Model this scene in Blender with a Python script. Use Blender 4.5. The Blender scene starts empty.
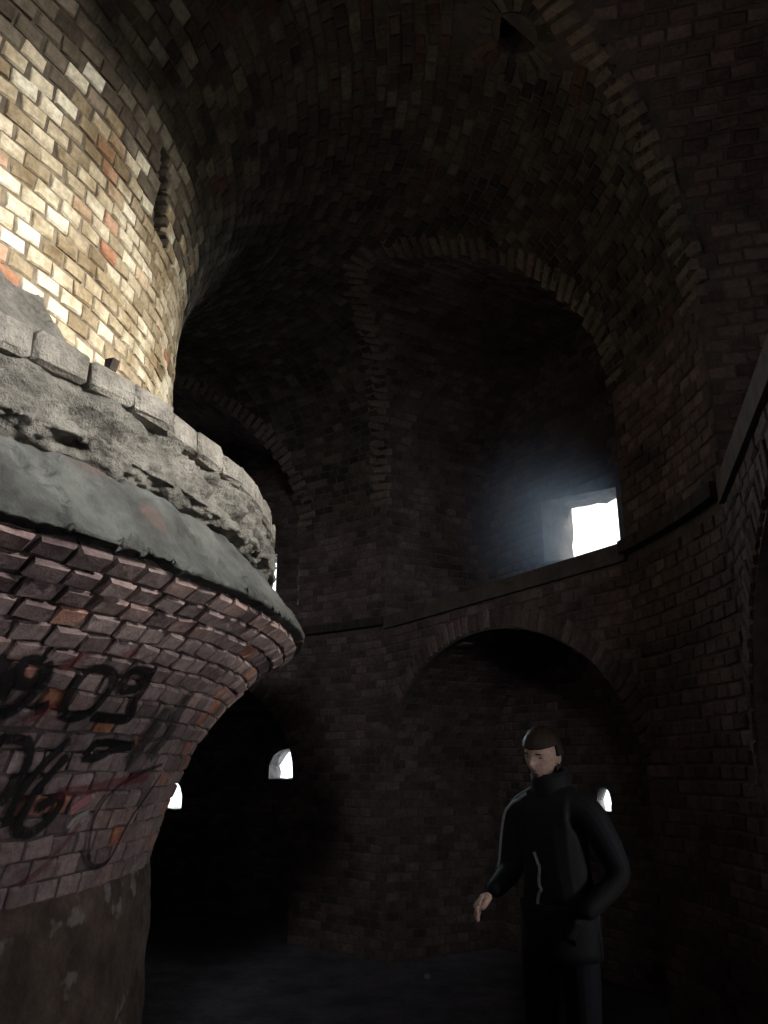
import bpy, bmesh, math, random
import numpy as np
from mathutils import Vector, Matrix, noise

rng = random.Random(7)
scene = bpy.context.scene
COL = scene.collection
R_ = math.radians

# ------------------------------------------------------------------ camera, sky, daylight, exposure
CAM_Z = 1.6
PITCH = R_(17.5)
FOC = 800.0
cam_data = bpy.data.cameras.new('camera')
cam_data.sensor_fit = 'HORIZONTAL'
cam_data.sensor_width = 36.0
cam_data.lens = 36.0 * FOC / 768.0
cam_data.clip_start = 0.02
cam = bpy.data.objects.new('camera', cam_data)
COL.objects.link(cam)
cam.location = (0, 0, CAM_Z)
cam.rotation_euler = (math.pi / 2 + PITCH, 0, 0)
scene.camera = cam

world = bpy.data.worlds.new('daylight_sky')
scene.world = world
world.use_nodes = True
wbg = world.node_tree.nodes['Background']
wbg.inputs['Color'].default_value = (0.86, 0.93, 1.0, 1)
wbg.inputs['Strength'].default_value = 2.2

vs = scene.view_settings
vs.view_transform = 'Standard'
vs.look = 'None'
vs.gamma = 1.0
vs.use_curve_mapping = False
vs.exposure = 0.0

# plan of the place: a round core in the middle of eight vaulted bays
AX = Vector((-3.81, 3.68, 0))
BAYS = {'a': 74.5, 'b': 29.5, 'c': -15.5, 'd': -60.5, 'e': -105.5, 'f': -150.5, 'g': 164.5, 'h': 119.5}
HALF = 1.55          # half width of a bay
S_FRONT = 5.276      # pier line
S_BACK = 6.45        # window wall
R_DRUM, R_PIER = 2.62, 5.5
R_MID, R_HALF = (R_DRUM + R_PIER) / 2, (R_PIER - R_DRUM) / 2
Z_SPRING, RISE, RISE_BAY = 4.0, 1.60, 1.59
Z_SLAB = 2.95
Z_LOW, RISE_LOW = 1.5, 1.1
BAY_RISE = {}


def rise_at(deg):
    for k_, a_ in BAYS.items():
        if abs((deg - a_ + 180) % 360 - 180) <= 22.51:
            return BAY_RISE.get(k_, RISE_BAY)
    return RISE_BAY



def bay_frame(th):
    a = R_(th)
    return Vector((math.cos(a), math.sin(a), 0)), Vector((-math.sin(a), math.cos(a), 0))


def bp(th, s, t, z):
    er, et = bay_frame(th)
    return AX + er * s + et * t + Vector((0, 0, z))


# windows: bay -> list of (t0, t1, z0, z1, depth, arched)
WINDOWS = {
    'a': [(-0.78, 0.22, 3.45, 4.10, 0.38, False), (-1.31, -0.79, 1.44, 1.77, 0.35, True), (0.30, 0.66, 1.10, 1.42, 0.34, True)],
    'b': [(-0.39, 0.58, 3.29, 4.02, 0.38, False), (-0.04, 0.12, 1.24, 1.42, 0.08, True)],
    'c': [(-0.50, 0.50, 3.38, 4.02, 0.38, False), (-0.85, -0.45, 1.25, 1.70, 0.35, True), (0.45, 0.85, 1.25, 1.70, 0.35, True)],
    'd': [(-0.50, 0.50, 3.38, 4.02, 0.38, False), (-0.2, 0.2, 1.25, 1.70, 0.35, True)],
}


def day_light(name, bay, s, t, z, w, h, power, color, tilt=0.0, spread=180):
    """daylight falling in through one of the openings"""
    d = bpy.data.lights.new(name, 'AREA')
    d.shape = 'RECTANGLE'
    d.size, d.size_y = w, h
    d.energy = power
    d.color = color
    d.spread = R_(spread)
    o = bpy.data.objects.new(name, d)
    COL.objects.link(o)
    er, et = bay_frame(BAYS[bay])
    o.location = bp(BAYS[bay], s, t, z)
    aim = (-er + Vector((0, 0, -tilt))).normalized()
    o.rotation_euler = aim.to_track_quat('-Z', 'Y').to_euler()
    return o


SKY = (0.95, 0.97, 1.0)
day_light('daylight_upper', 'c', 9.0, 0.55, 4.2, 2.8, 1.3, 3400, (1.0, 0.98, 0.93), 0.05)
day_light('daylight_upper', 'd', 9.0, 0.3, 4.4, 5.0, 2.0, 3000, SKY, 0.1)
day_light('daylight_upper', 'b', 7.3, 0.1, 4.0, 1.5, 0.9, 7, (0.7, 0.9, 1.0), 0.25)
day_light('daylight_upper', 'a', 8.6, 1.9, 4.3, 5.0, 1.6, 2200, (0.7, 0.9, 1.0), 0.25)
day_light('daylight_lower', 'c', 7.1, 0.70, 1.6, 0.6, 0.6, 65, SKY, 0.0)
day_light('daylight_lower', 'c', 7.1, -0.65, 1.6, 0.6, 0.6, 6, SKY, 0.0)
day_light('daylight_lower', 'd', 7.1, 0.0, 1.7, 0.8, 0.8, 40, SKY, 0.0)
day_light('daylight_lower', 'a', 7.1, -1.06, 1.75, 0.6, 0.6, 14, SKY, 0.0)
day_light('daylight_lower', 'a', 7.1, 0.48, 1.4, 0.6, 0.6, 10, (1.0, 0.86, 0.6), 0.0)
day_light('daylight_lower', 'b', 7.0, 0.04, 1.5, 0.5, 0.5, 8, SKY, 0.0)


# ------------------------------------------------------------------ helpers
def project(p):
    x, y, z = p[0], p[1], p[2] - CAM_Z
    dep = y * math.cos(PITCH) + z * math.sin(PITCH)
    up = z * math.cos(PITCH) - y * math.sin(PITCH)
    if dep < 0.1:
        return None
    return 384 + FOC * x / dep, 512 - FOC * up / dep, dep


def link(o, parent=None):
    COL.objects.link(o)
    if parent is not None:
        o.parent = parent
    return o


def mesh_obj(name, verts, faces, mat, parent=None, smooth=False):
    me = bpy.data.meshes.new(name)
    me.from_pydata([tuple(v) for v in verts], [], faces)
    me.update()
    if smooth:
        me.polygons.foreach_set('use_smooth', [True] * len(me.polygons))
    if mat:
        me.materials.append(mat)
    return link(bpy.data.objects.new(name, me), parent)


def tag(o, label=None, cat=None, group=None, kind=None):
    if label:
        o['label'] = label
    if cat:
        o['category'] = cat
    if group:
        o['group'] = group
    if kind:
        o['kind'] = kind
    return o


def empty(name, loc):
    o = bpy.data.objects.new(name, None)
    o.location = loc
    return link(o)


class Geo:
    def __init__(self):
        self.v, self.f = [], []

    def grid(self, fn, us, vs_, skip=None, flip=False):
        b = len(self.v)
        n = len(vs_)
        for u in us:
            for v in vs_:
                self.v.append(fn(u, v))
        for i in range(len(us) - 1):
            for j in range(n - 1):
                if skip and skip((us[i] + us[i + 1]) / 2, (vs_[j] + vs_[j + 1]) / 2):
                    continue
                q = (b + i * n + j, b + (i + 1) * n + j, b + (i + 1) * n + j + 1, b + i * n + j + 1)
                self.f.append(q[::-1] if flip else q)

    def box(self, c, ex, ey, ez):
        """centre and three half-axis vectors"""
        b = len(self.v)
        for k in (-1, 1):
            for j in (-1, 1):
                for i in (-1, 1):
                    self.v.append(c + ex * i + ey * j + ez * k)
        for q in ((0, 2, 3, 1), (4, 5, 7, 6), (0, 1, 5, 4), (2, 6, 7, 3), (0, 4, 6, 2), (1, 3, 7, 5)):
            self.f.append(tuple(b + i for i in q))

    def build(self, name, mat, parent=None, smooth=False):
        return mesh_obj(name, self.v, self.f, mat, parent, smooth)


def lin(a, b, n):
    return [a + (b - a) * i / n for i in range(n + 1)]


# ------------------------------------------------------------------ materials
def new_mat(name):
    m = bpy.data.materials.new(name)
    m.use_nodes = True
    nt = m.node_tree
    nt.nodes.clear()
    out = nt.nodes.new('ShaderNodeOutputMaterial')
    bs = nt.nodes.new('ShaderNodeBsdfPrincipled')
    bs.inputs['Roughness'].default_value = 0.9
    bs.inputs['Specular IOR Level'].default_value = 0.25
    nt.links.new(bs.outputs[0], out.inputs[0])
    return m, nt, bs


def ramp(nt, fac, stops):
    r = nt.nodes.new('ShaderNodeValToRGB')
    el = r.color_ramp.elements
    while len(el) > 1:
        el.remove(el[-1])
    el[0].position = stops[0][0]
    el[0].color = (*stops[0][1], 1)
    for p, c in stops[1:]:
        e = el.new(p)
        e.color = (*c, 1)
    nt.links.new(fac, r.inputs[0])
    return r.outputs[0]


def noise_node(nt, scale, detail=4, rough=0.6, vec=None):
    n = nt.nodes.new('ShaderNodeTexNoise')
    n.inputs['Scale'].default_value = scale
    n.inputs['Detail'].default_value = detail
    n.inputs['Roughness'].default_value = rough
    if vec is None:
        g = nt.nodes.new('ShaderNodeNewGeometry')
        vec = g.outputs['Position']
    nt.links.new(vec, n.inputs['Vector'])
    return n.outputs['Fac']


def mix(nt, mode, fac, a, b):
    m = nt.nodes.new('ShaderNodeMixRGB')
    m.blend_type = mode
    if isinstance(fac, float):
        m.inputs[0].default_value = fac
    else:
        nt.links.new(fac, m.inputs[0])
    for i, c in ((1, a), (2, b)):
        if isinstance(c, tuple):
            m.inputs[i].default_value = (*c, 1)
        else:
            nt.links.new(c, m.inputs[i])
    return m.outputs[0]


def bump(nt, bs, fac, strength, dist):
    b = nt.nodes.new('ShaderNodeBump')
    b.inputs['Strength'].default_value = strength
    b.inputs['Distance'].default_value = dist
    nt.links.new(fac, b.inputs['Height'])
    nt.links.new(b.outputs[0], bs.inputs['Normal'])


def brick_mat(name, stops, joined, grime=(0.35, 0.35, 0.35), grime_amt=(0.45, 0.7), scale=2.2):
    m, nt, bs = new_mat(name)
    if joined:
        a = nt.nodes.new('ShaderNodeAttribute')
        a.attribute_name = 'tint'
        fac = a.outputs['Fac']
    else:
        a = nt.nodes.new('ShaderNodeObjectInfo')
        fac = a.outputs['Random']
    col = ramp(nt, fac, stops)
    big = noise_node(nt, scale, 4, 0.6)
    g = ramp(nt, big, [(grime_amt[0], (0, 0, 0)), (grime_amt[1], (1, 1, 1))])
    col = mix(nt, 'MULTIPLY', g, col, grime)
    fine = noise_node(nt, 34, 5, 0.7)
    f = ramp(nt, fine, [(0.3, (0.42, 0.42, 0.42)), (0.7, (1.15, 1.15, 1.15))])
    col = mix(nt, 'MULTIPLY', 0.8, col, f)
    nt.links.new(col, bs.inputs['Base Color'])
    bump(nt, bs, fine, 0.6, 0.012)
    return m


def plain_mat(name, lo, hi, scale=6, bstr=0.5, bdist=0.015, spots=None):
    m, nt, bs = new_mat(name)
    n1 = noise_node(nt, scale, 6, 0.65)
    col = ramp(nt, n1, [(0.35, lo), (0.68, hi)])
    if spots:
        n3 = noise_node(nt, spots[0], 3, 0.5)
        k = ramp(nt, n3, [(spots[1], (0, 0, 0)), (spots[1] + 0.06, (1, 1, 1))])
        col = mix(nt, 'MIX', k, col, spots[2])
    n2 = noise_node(nt, scale * 7, 6, 0.7)
    f = ramp(nt, n2, [(0.3, (0.6, 0.6, 0.6)), (0.7, (1.1, 1.1, 1.1))])
    col = mix(nt, 'MULTIPLY', 0.7, col, f)
    nt.links.new(col, bs.inputs['Base Color'])
    bump(nt, bs, n2, bstr, bdist)
    return m


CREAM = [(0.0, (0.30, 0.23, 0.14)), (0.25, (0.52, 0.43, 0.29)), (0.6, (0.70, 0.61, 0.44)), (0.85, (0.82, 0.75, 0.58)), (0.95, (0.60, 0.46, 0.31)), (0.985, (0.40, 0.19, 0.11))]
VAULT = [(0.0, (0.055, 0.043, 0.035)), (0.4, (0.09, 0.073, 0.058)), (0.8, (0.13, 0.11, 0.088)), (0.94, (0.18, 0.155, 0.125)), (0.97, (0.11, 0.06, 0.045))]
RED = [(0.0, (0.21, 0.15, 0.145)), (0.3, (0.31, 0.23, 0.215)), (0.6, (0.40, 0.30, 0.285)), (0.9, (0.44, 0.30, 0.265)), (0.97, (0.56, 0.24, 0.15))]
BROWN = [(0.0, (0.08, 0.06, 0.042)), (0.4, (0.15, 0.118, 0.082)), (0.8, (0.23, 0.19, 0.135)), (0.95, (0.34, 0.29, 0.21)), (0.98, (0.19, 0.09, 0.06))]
FAR = [(0.0, (0.095, 0.065, 0.064)), (0.5, (0.145, 0.103, 0.10)), (1.0, (0.21, 0.155, 0.148))]
PALE = [(0.0, (0.17, 0.13, 0.11)), (0.6, (0.26, 0.21, 0.18)), (1.0, (0.23, 0.17, 0.145))]

M = {
    'drum_brick': brick_mat('limewashed_brick', CREAM, False, (0.5, 0.44, 0.36), (0.42, 0.62), 3.2),
    'drum_brick_j': brick_mat('limewashed_brick_mass', CREAM, True, (0.5, 0.44, 0.36), (0.42, 0.62), 3.2),
    'brown_brick': brick_mat('brown_brick', BROWN, False),
    'brown_brick_j': brick_mat('brown_brick_mass', BROWN, True),
    'vault_brick': brick_mat('vault_brick', VAULT, False),
    'vault_brick_j': brick_mat('vault_brick_mass', VAULT, True),
    'red_brick': brick_mat('red_brick', RED, False, (0.45, 0.42, 0.45)),
    'red_brick_j': brick_mat('red_brick_mass', RED, True, (0.45, 0.42, 0.45)),
    'far_brick_j': brick_mat('sooty_brick_mass', FAR, True, (0.4, 0.4, 0.4)),
    'edge_brick': brick_mat('worn_edge_brick', PALE, False, (0.5, 0.5, 0.5)),
    'mortar': plain_mat('lime_mortar', (0.13, 0.10, 0.07), (0.30, 0.245, 0.17), 8),
    'mortar_dark': plain_mat('sooty_mortar', (0.07, 0.055, 0.052), (0.13, 0.105, 0.098), 8),
    'mortar_brown': plain_mat('brown_mortar', (0.06, 0.047, 0.034), (0.15, 0.12, 0.085), 8),
    'mortar_red': plain_mat('dirty_mortar', (0.09, 0.07, 0.065), (0.19, 0.15, 0.14), 8),
    'plaster': plain_mat('grey_plaster', (0.04, 0.04, 0.037), (0.125, 0.127, 0.117), 3.5, 0.9, 0.02, (4, 0.60, (0.09, 0.068, 0.06))),
    'stone': plain_mat('weathered_stone', (0.10, 0.092, 0.078), (0.32, 0.295, 0.255), 7, 1.0, 0.04),
    'ledge_stone': plain_mat('pale_ledge_stone', (0.17, 0.155, 0.13), (0.42, 0.38, 0.325), 8, 1.0, 0.04),
    'earth': plain_mat('dark_earth', (0.13, 0.12, 0.14), (0.25, 0.235, 0.27), 3, 1.0, 0.03),
    'render': plain_mat('crumbling_render', (0.11, 0.075, 0.06), (0.27, 0.19, 0.155), 6, 1.0, 0.04, (7, 0.62, (0.38, 0.33, 0.29))),
    'dark_stone': plain_mat('dark_course_stone', (0.035, 0.028, 0.025), (0.075, 0.06, 0.055), 9),  # stone colour set dark so the string course barely shows
    'iron': plain_mat('rusty_iron', (0.02, 0.015, 0.012), (0.06, 0.035, 0.025), 20),
    'reveal': plain_mat('reveal_plaster', (0.07, 0.065, 0.065), (0.22, 0.21, 0.205), 8, 1.0, 0.04),
    'debris': plain_mat('pale_rubble', (0.35, 0.33, 0.32), (0.6, 0.58, 0.56), 12),
}


# ------------------------------------------------------------------ bricks
def brick_variant(L, Hh, seed, depth=0.012):
    r = random.Random(seed)
    v = []
    for z, ins, jit in ((-0.03, 0.0, 0.0), (depth * 0.35, 0.002, 0.004), (depth, 0.009, 0.005)):
        for sx, sy in ((-1, -1), (1, -1), (1, 1), (-1, 1)):
            v.append((sx * (L / 2 - ins) + r.uniform(-jit, jit), sy * (Hh / 2 - ins) + r.uniform(-jit, jit), z + r.uniform(-1, 1) * jit * 0.3))
    v.append((r.uniform(-.01, .01), r.uniform(-.006, .006), depth + 0.0003))
    f = []
    for k in (0, 4):
        for i in range(4):
            j = (i + 1) % 4
            f.append((k + i, k + j, k + 4 + j, k + 4 + i))
    for i in range(4):
        f.append((8 + i, 8 + (i + 1) % 4, 12))
    return v, f


HEADERS = [brick_variant(0.124, 0.069, s, 0.013) for s in range(9)]
EDGERS = [brick_variant(0.225, 0.064, 50 + s, 0.02) for s in range(5)]
_mesh_cache = {}


def variant_mesh(kind, variants, i, mat):
    key = (kind, i, mat.name)
    if key not in _mesh_cache:
        me = bpy.data.meshes.new(kind)
        me.from_pydata(variants[i][0], [], variants[i][1])
        me.materials.append(mat)
        _mesh_cache[key] = me
    return _mesh_cache[key]


def frame(p, x, n):
    n = n.normalized()
    y = n.cross(x).normalized()
    x = y.cross(n).normalized()
    m = Matrix((x, y, n)).transposed().to_4x4()
    m.translation = p
    return m


def jitter(m, r, amt=1.0):
    return m @ Matrix.Translation((r.uniform(-.003, .003) * amt, r.uniform(-.002, .002) * amt, r.uniform(-.006, .004) * amt)) \
        @ Matrix.Rotation(r.gauss(0, 0.035) * amt, 4, 'Z') @ Matrix.Rotation(r.gauss(0, 0.03) * amt, 4, 'X') @ Matrix.Rotation(r.gauss(0, 0.02) * amt, 4, 'Y')


def lay_bricks(frames, parent, mat, mat_j, limit=0, name='brick', variants=HEADERS, joined_name='brickwork'):
    """frames: (matrix, x scale).  The ones that show largest become objects, the rest one joined part."""
    sized = []
    for m, sx in frames:
        q = project(m.translation)
        size = 0
        if q and -15 < q[0] < 783 and -15 < q[1] < 1039:
            view = (Vector((0, 0, CAM_Z)) - m.translation)
            facing = view.normalized().dot(m.col[2].xyz)
            if facing > 0.03:
                size = facing / q[2] ** 2
        sized.append((size, m, sx))
    sized.sort(key=lambda a: -a[0])
    n = 0
    rest = []
    for size, m, sx in sized:
        if n < limit and size > 0:
            i = rng.randrange(len(variants))
            o = bpy.data.objects.new(name, variant_mesh(name, variants, i, mat))
            link(o, parent)
            o.matrix_local = parent_inv(parent) @ m @ Matrix.Diagonal((sx, 1, 1, 1))
            n += 1
        else:
            rest.append((m, sx))
    if rest:
        V, Fc, T = [], [], []
        var_np = [np.array(v) for v, f in variants]
        base = 0
        for m, sx in rest:
            i = rng.randrange(len(variants))
            a = var_np[i] * np.array((sx, 1, 1))
            mm = np.array(m)
            V.append(a @ mm[:3, :3].T + mm[:3, 3])
            t = rng.random()
            for q in variants[i][1]:
                Fc.append(tuple(base + k for k in q))
                T.append(t)
            base += len(a)
        V = np.concatenate(V)
        inv = np.array(parent_inv(parent))
        V = V @ inv[:3, :3].T + inv[:3, 3]
        o = mesh_obj(joined_name, V.tolist(), Fc, mat_j, parent, False)
        at = o.data.attributes.new('tint', 'FLOAT', 'FACE')
        at.data.foreach_set('value', T)
        o['kind'] = 'stuff'
    return n


def parent_inv(p):
    m = Matrix.Identity(4)
    while p is not None:
        m = Matrix.Translation(p.location) @ m
        p = p.parent
    return m.inverted()


class Profile:
    """a polyline (radius, height) walked by arc length, turned about the axis of the core"""
    def __init__(self, pts):
        self.p = pts
        self.s = [0]
        for a, b in zip(pts, pts[1:]):
            self.s.append(self.s[-1] + math.hypot(b[0] - a[0], b[1] - a[1]))
        self.len = self.s[-1]

    def at(self, s):
        s = min(max(s, 0), self.len)
        for i in range(len(self.s) - 1):
            if s <= self.s[i + 1] or i == len(self.s) - 2:
                k = (s - self.s[i]) / (self.s[i + 1] - self.s[i])
                a, b = self.p[i], self.p[i + 1]
                d = math.hypot(b[0] - a[0], b[1] - a[1])
                return a[0] + (b[0] - a[0]) * k, a[1] + (b[1] - a[1]) * k, (b[0] - a[0]) / d, (b[1] - a[1]) / d

    def at_z(self, z):
        for a, b in zip(self.p, self.p[1:]):
            if a[1] <= z <= b[1]:
                k = (z - a[1]) / (b[1] - a[1])
                d = math.hypot(b[0] - a[0], b[1] - a[1])
                return a[0] + (b[0] - a[0]) * k, (b[0] - a[0]) / d, (b[1] - a[1]) / d


def turn(R, th, z):
    return AX + Vector((R * math.cos(th), R * math.sin(th), z))


def revolve_frames(prof, th0, th1, test=None, step=0.131, row=0.075, wob=0.0):
    out = []
    nrow = max(1, round(prof.len / row))
    for i in range(nrow):
        s = (i + 0.5) * prof.len / nrow
        R, z, dR, dz = prof.at(s)
        dth = step / R
        k0 = int(math.floor(th0 / dth))
        k1 = int(math.ceil(th1 / dth))
        for k in range(k0, k1):
            th = (k + (0.5 if i % 2 else 0.0) + rng.uniform(-.04, .04)) * dth
            if not th0 <= th <= th1:
                continue
            if test and not test(R, th, z):
                continue
            n = Vector((dz * math.cos(th), dz * math.sin(th), -dR))
            x = Vector((-math.sin(th), math.cos(th), 0))
            out.append((jitter(frame(turn(R, th, z), x, n), rng), rng.uniform(0.88, 1.0)))
    return out


def revolve_geo(prof, th0, th1, nth, ns, disp=None, skip=None):
    g = Geo()
    ss = lin(0, prof.len, ns)
    ths = lin(th0, th1, nth)

    def fn(th, s):
        R, z, dR, dz = prof.at(s)
        d = disp(th, z, s) if disp else 0.0
        return turn(R + dz * d, th, z - dR * d)
    g.grid(fn, ths, ss, skip)
    return g


# ------------------------------------------------------------------ floor
def floor_h(x, y):
    return 0.03 * noise.noise(Vector((x * 0.9, y * 0.9, 0))) + 0.015 * noise.noise(Vector((x * 3, y * 3, 4)))


g = Geo()
ths = lin(0, 2 * math.pi, 160)
rs = lin(2.3, 7.0, 60)


def floor_pt(th, r):
    p = turn(r, th, 0)
    p.z = floor_h(p.x, p.y) - 0.02
    return p


g.grid(floor_pt, ths, rs, flip=True)
floor = tag(g.build('floor', M['earth'], None, True), 'dark trodden earth floor of the vaulted chamber', kind='structure')


# ------------------------------------------------------------------ bays, piers
def z_low(t):
    return Z_LOW + RISE_LOW * math.sqrt(max(0, 1 - (t / HALF) ** 2))


def z_up(t, rise=RISE_BAY):
    return Z_SPRING + rise * math.sqrt(max(0, 1 - (t / HALF) ** 2))


def ring_R_out(z):
    k = min(1, max(0, (z - Z_SPRING) / RISE))
    return R_MID + R_HALF * math.sqrt(1 - k * k)


def groin_s(t, rise=RISE_BAY):
    """distance along the bay axis at which the bay vault meets the ring vault"""
    R = ring_R_out(z_up(t, rise))
    return math.sqrt(max(R * R - t * t, 0.01))


NAMES = {'a': 'wall_far_left', 'b': 'wall_far_right', 'c': 'wall_right', 'd': 'wall_back_right', 'e': 'wall_back_left', 'f': 'wall_left', 'g': 'wall_left_far', 'h': 'wall_far'}
TS = [HALF * -math.cos(math.pi * i / 28) for i in range(29)]
win_count = 0
for key, th in BAYS.items():
    br = BAY_RISE.get(key, RISE_BAY)
    wins = WINDOWS.get(key, [])
    # back wall with its openings
    g = Geo()
    tl = sorted({-HALF, HALF, *[w[0] for w in wins], *[w[1] for w in wins]})
    zl = sorted({-0.1, 5.7, *[w[2] for w in wins], *[w[3] for w in wins]})

    def hole(t, z):
        return any(w[0] < t < w[1] and w[2] < z < w[3] for w in wins)
    g.grid(lambda t, z: bp(th, S_BACK, t, z), tl, zl, hole)
    # side walls
    for sg in (-1, 1):
        g.grid(lambda s, z: bp(th, s, sg * HALF, z), lin(S_FRONT, S_BACK, 2), [-0.1, 1.5, Z_SLAB - 0.02, Z_SPRING], flip=sg > 0)
    wall = tag(g.build(NAMES[key], M['mortar_dark']), kind='structure')
    # lower arch: barrel and the spandrel in front of it
    g = Geo()
    g.grid(lambda t, s: bp(th, s, t, z_low(t)), TS, lin(S_FRONT, S_BACK, 3))
    g.grid(lambda t, k: bp(th, S_FRONT, t, z_low(t) + (Z_SLAB - z_low(t)) * k), TS, [0, 0.5, 1])
    g.build('lower_arch', M['mortar_dark'], wall)
    g = Geo()
    g.grid(lambda t, s: bp(th, s, t, Z_SLAB), lin(-HALF, HALF, 4), lin(S_FRONT - 0.03, S_BACK, 3))
    g.grid(lambda t, z: bp(th, S_FRONT - 0.03, t, z), lin(-HALF, HALF, 4), [Z_SLAB - 0.12, Z_SLAB])
    g.grid(lambda t, s: bp(th, s, t, Z_SLAB - 0.12), lin(-HALF, HALF, 4), [S_FRONT - 0.03, S_FRONT])
    g.build('floor_slab', M['mortar_dark'], wall)
    # upper lunette vault
    g = Geo()
    g.grid(lambda t, k: bp(th, groin_s(t, br) * (1 - k) + S_BACK * k, t, z_up(t, br)), TS, lin(0, 1, 5))
    g.build('lunette_vault', M['mortar_dark'], wall, False)
    # window reveals
    for (t0, t1, z0, z1, dep, arched) in wins:
        g = Geo()
        s1 = S_BACK + dep

        def rough(p, a=0.012):
            return p + Vector((noise.noise(p * 9), noise.noise(p * 9 + Vector((7, 3, 1))), noise.noise(p * 9 + Vector((1, 9, 4))))) * a
        shear = 0.14 if (key == 'b' and z0 > 3) else 0.0

        def zb(t):
            return z0 + shear * (t - t0) / (t1 - t0)
        nn = 6
        sl = lin(S_BACK, s1, nn)

        def zt(t):
            if not arched:
                return z1 - shear + shear * (t - t0) / (t1 - t0)
            k = (t - (t0 + t1) / 2) / ((t1 - t0) / 2)
            return z0 + (z1 - z0) * (0.45 + 0.55 * math.sqrt(max(0, 1 - k * k)))
        tl2 = lin(t0, t1, 10)
        e = lambda s: 0.0 if s < S_BACK + 0.001 else 1.0
        g.grid(lambda t, s: rough(bp(th, s, t, zb(t)), 0.03 * e(s)), tl2, sl)
        g.grid(lambda t, s: rough(bp(th, s, t, zt(t)), 0.03 * e(s)), tl2, sl)
        for t in (t0, t1):
            g.grid(lambda z, s: rough(bp(th, s, t, z), 0.03 * e(s)), lin(zb(t), zt(t), 6), sl)
        if shear:
            g.grid(lambda t, k: bp(th, S_BACK, t, z0 + (zb(t) - z0) * k), tl2, [0, 1])
        if arched or shear:
            g.grid(lambda t, k: bp(th, S_BACK, t, zt(t) + (z1 - zt(t)) * k), tl2, [0, 1])
        win_count += 1
        tag(g.build('window_%d' % win_count, M['reveal'], None, False), kind='structure')
    if key not in 'abcd':
        continue
    # courses of brick in this bay
    fr = []
    er, et = bay_frame(th)
    nrow = int(5.6 / 0.076)
    for i in range(nrow):
        z = 0.04 + i * 0.076
        if 2.8 < z < 2.98:
            continue
        for k in range(-12, 13):
            t = (k + (0.5 if i % 2 else 0)) * 0.131
            if abs(t) > HALF - 0.05 or z > (z_low(t) if z < 2.8 else z_up(t, br)) - 0.04:
                continue
            if any(w[0] - 0.07 < t < w[1] + 0.07 and w[2] - 0.04 < z < w[3] + 0.04 for w in wins):
                continue
            fr.append((jitter(frame(bp(th, S_BACK, t, z), et, -er), rng), 1.0))
        for k in range(0, 9):
            s = S_FRONT + 0.07 + (k + (0.5 if i % 2 else 0)) * 0.131
            if s > S_BACK - 0.05 or (z > Z_LOW and z < 2.98) or z > Z_SPRING:
                continue
            fr.append((jitter(frame(bp(th, s, HALF, z), -er, -et), rng), 1.0))
            fr.append((jitter(frame(bp(th, s, -HALF, z), er, et), rng), 1.0))
        if 1.6 < z < 2.8:
            for k in range(-12, 13):
                t = (k + (0.5 if i % 2 else 0)) * 0.131
                if abs(t) < HALF - 0.03 and z > z_low(t) + 0.17:
                    fr.append((jitter(frame(bp(th, S_FRONT, t, z), et, -er), rng), 1.0))
    # soffits: courses run along the bay axis
    for zf, s_from, rise in ((lambda t: z_up(t, br), lambda t: groin_s(t, br), br), (z_low, lambda t: S_FRONT, RISE_LOW)):
        na = 62 if rise > 1.2 else 52
        for i in range(na):
            a = math.pi * (i + 0.5) / na
            t = -HALF * math.cos(a)
            z = zf(t)
            nrm = (et * (math.cos(a) / HALF) + Vector((0, 0, -math.sin(a) / rise))).normalized()
            s = s_from(t) + 0.13 + (0.065 if i % 2 else 0)
            while s < S_BACK - 0.04:
                fr.append((jitter(frame(bp(th, s, t, z), er, nrm), rng), 1.0))
                s += 0.131
    lay_bricks(fr, wall, M['edge_brick'], M['far_brick_j'])
    # voussoirs round the front of the lower arch
    fr = []
    nv = 52
    for i in range(nv):
        a = math.pi * (i + 0.5) / nv
        t, z = -HALF * math.cos(a), Z_LOW + RISE_LOW * math.sin(a)
        rad = Vector((-math.cos(a) / HALF, math.sin(a) / RISE_LOW)).normalized()
        x3 = et * rad.x + Vector((0, 0, rad.y))
        fr.append((jitter(frame(bp(th, S_FRONT, t + rad.x * 0.085, z + rad.y * 0.085), x3, -er), rng, 0.8), 0.68))
    lay_bricks(fr, wall, M['edge_brick'], M['far_brick_j'], 0, 'voussoir', EDGERS, 'arch_ring')

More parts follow.
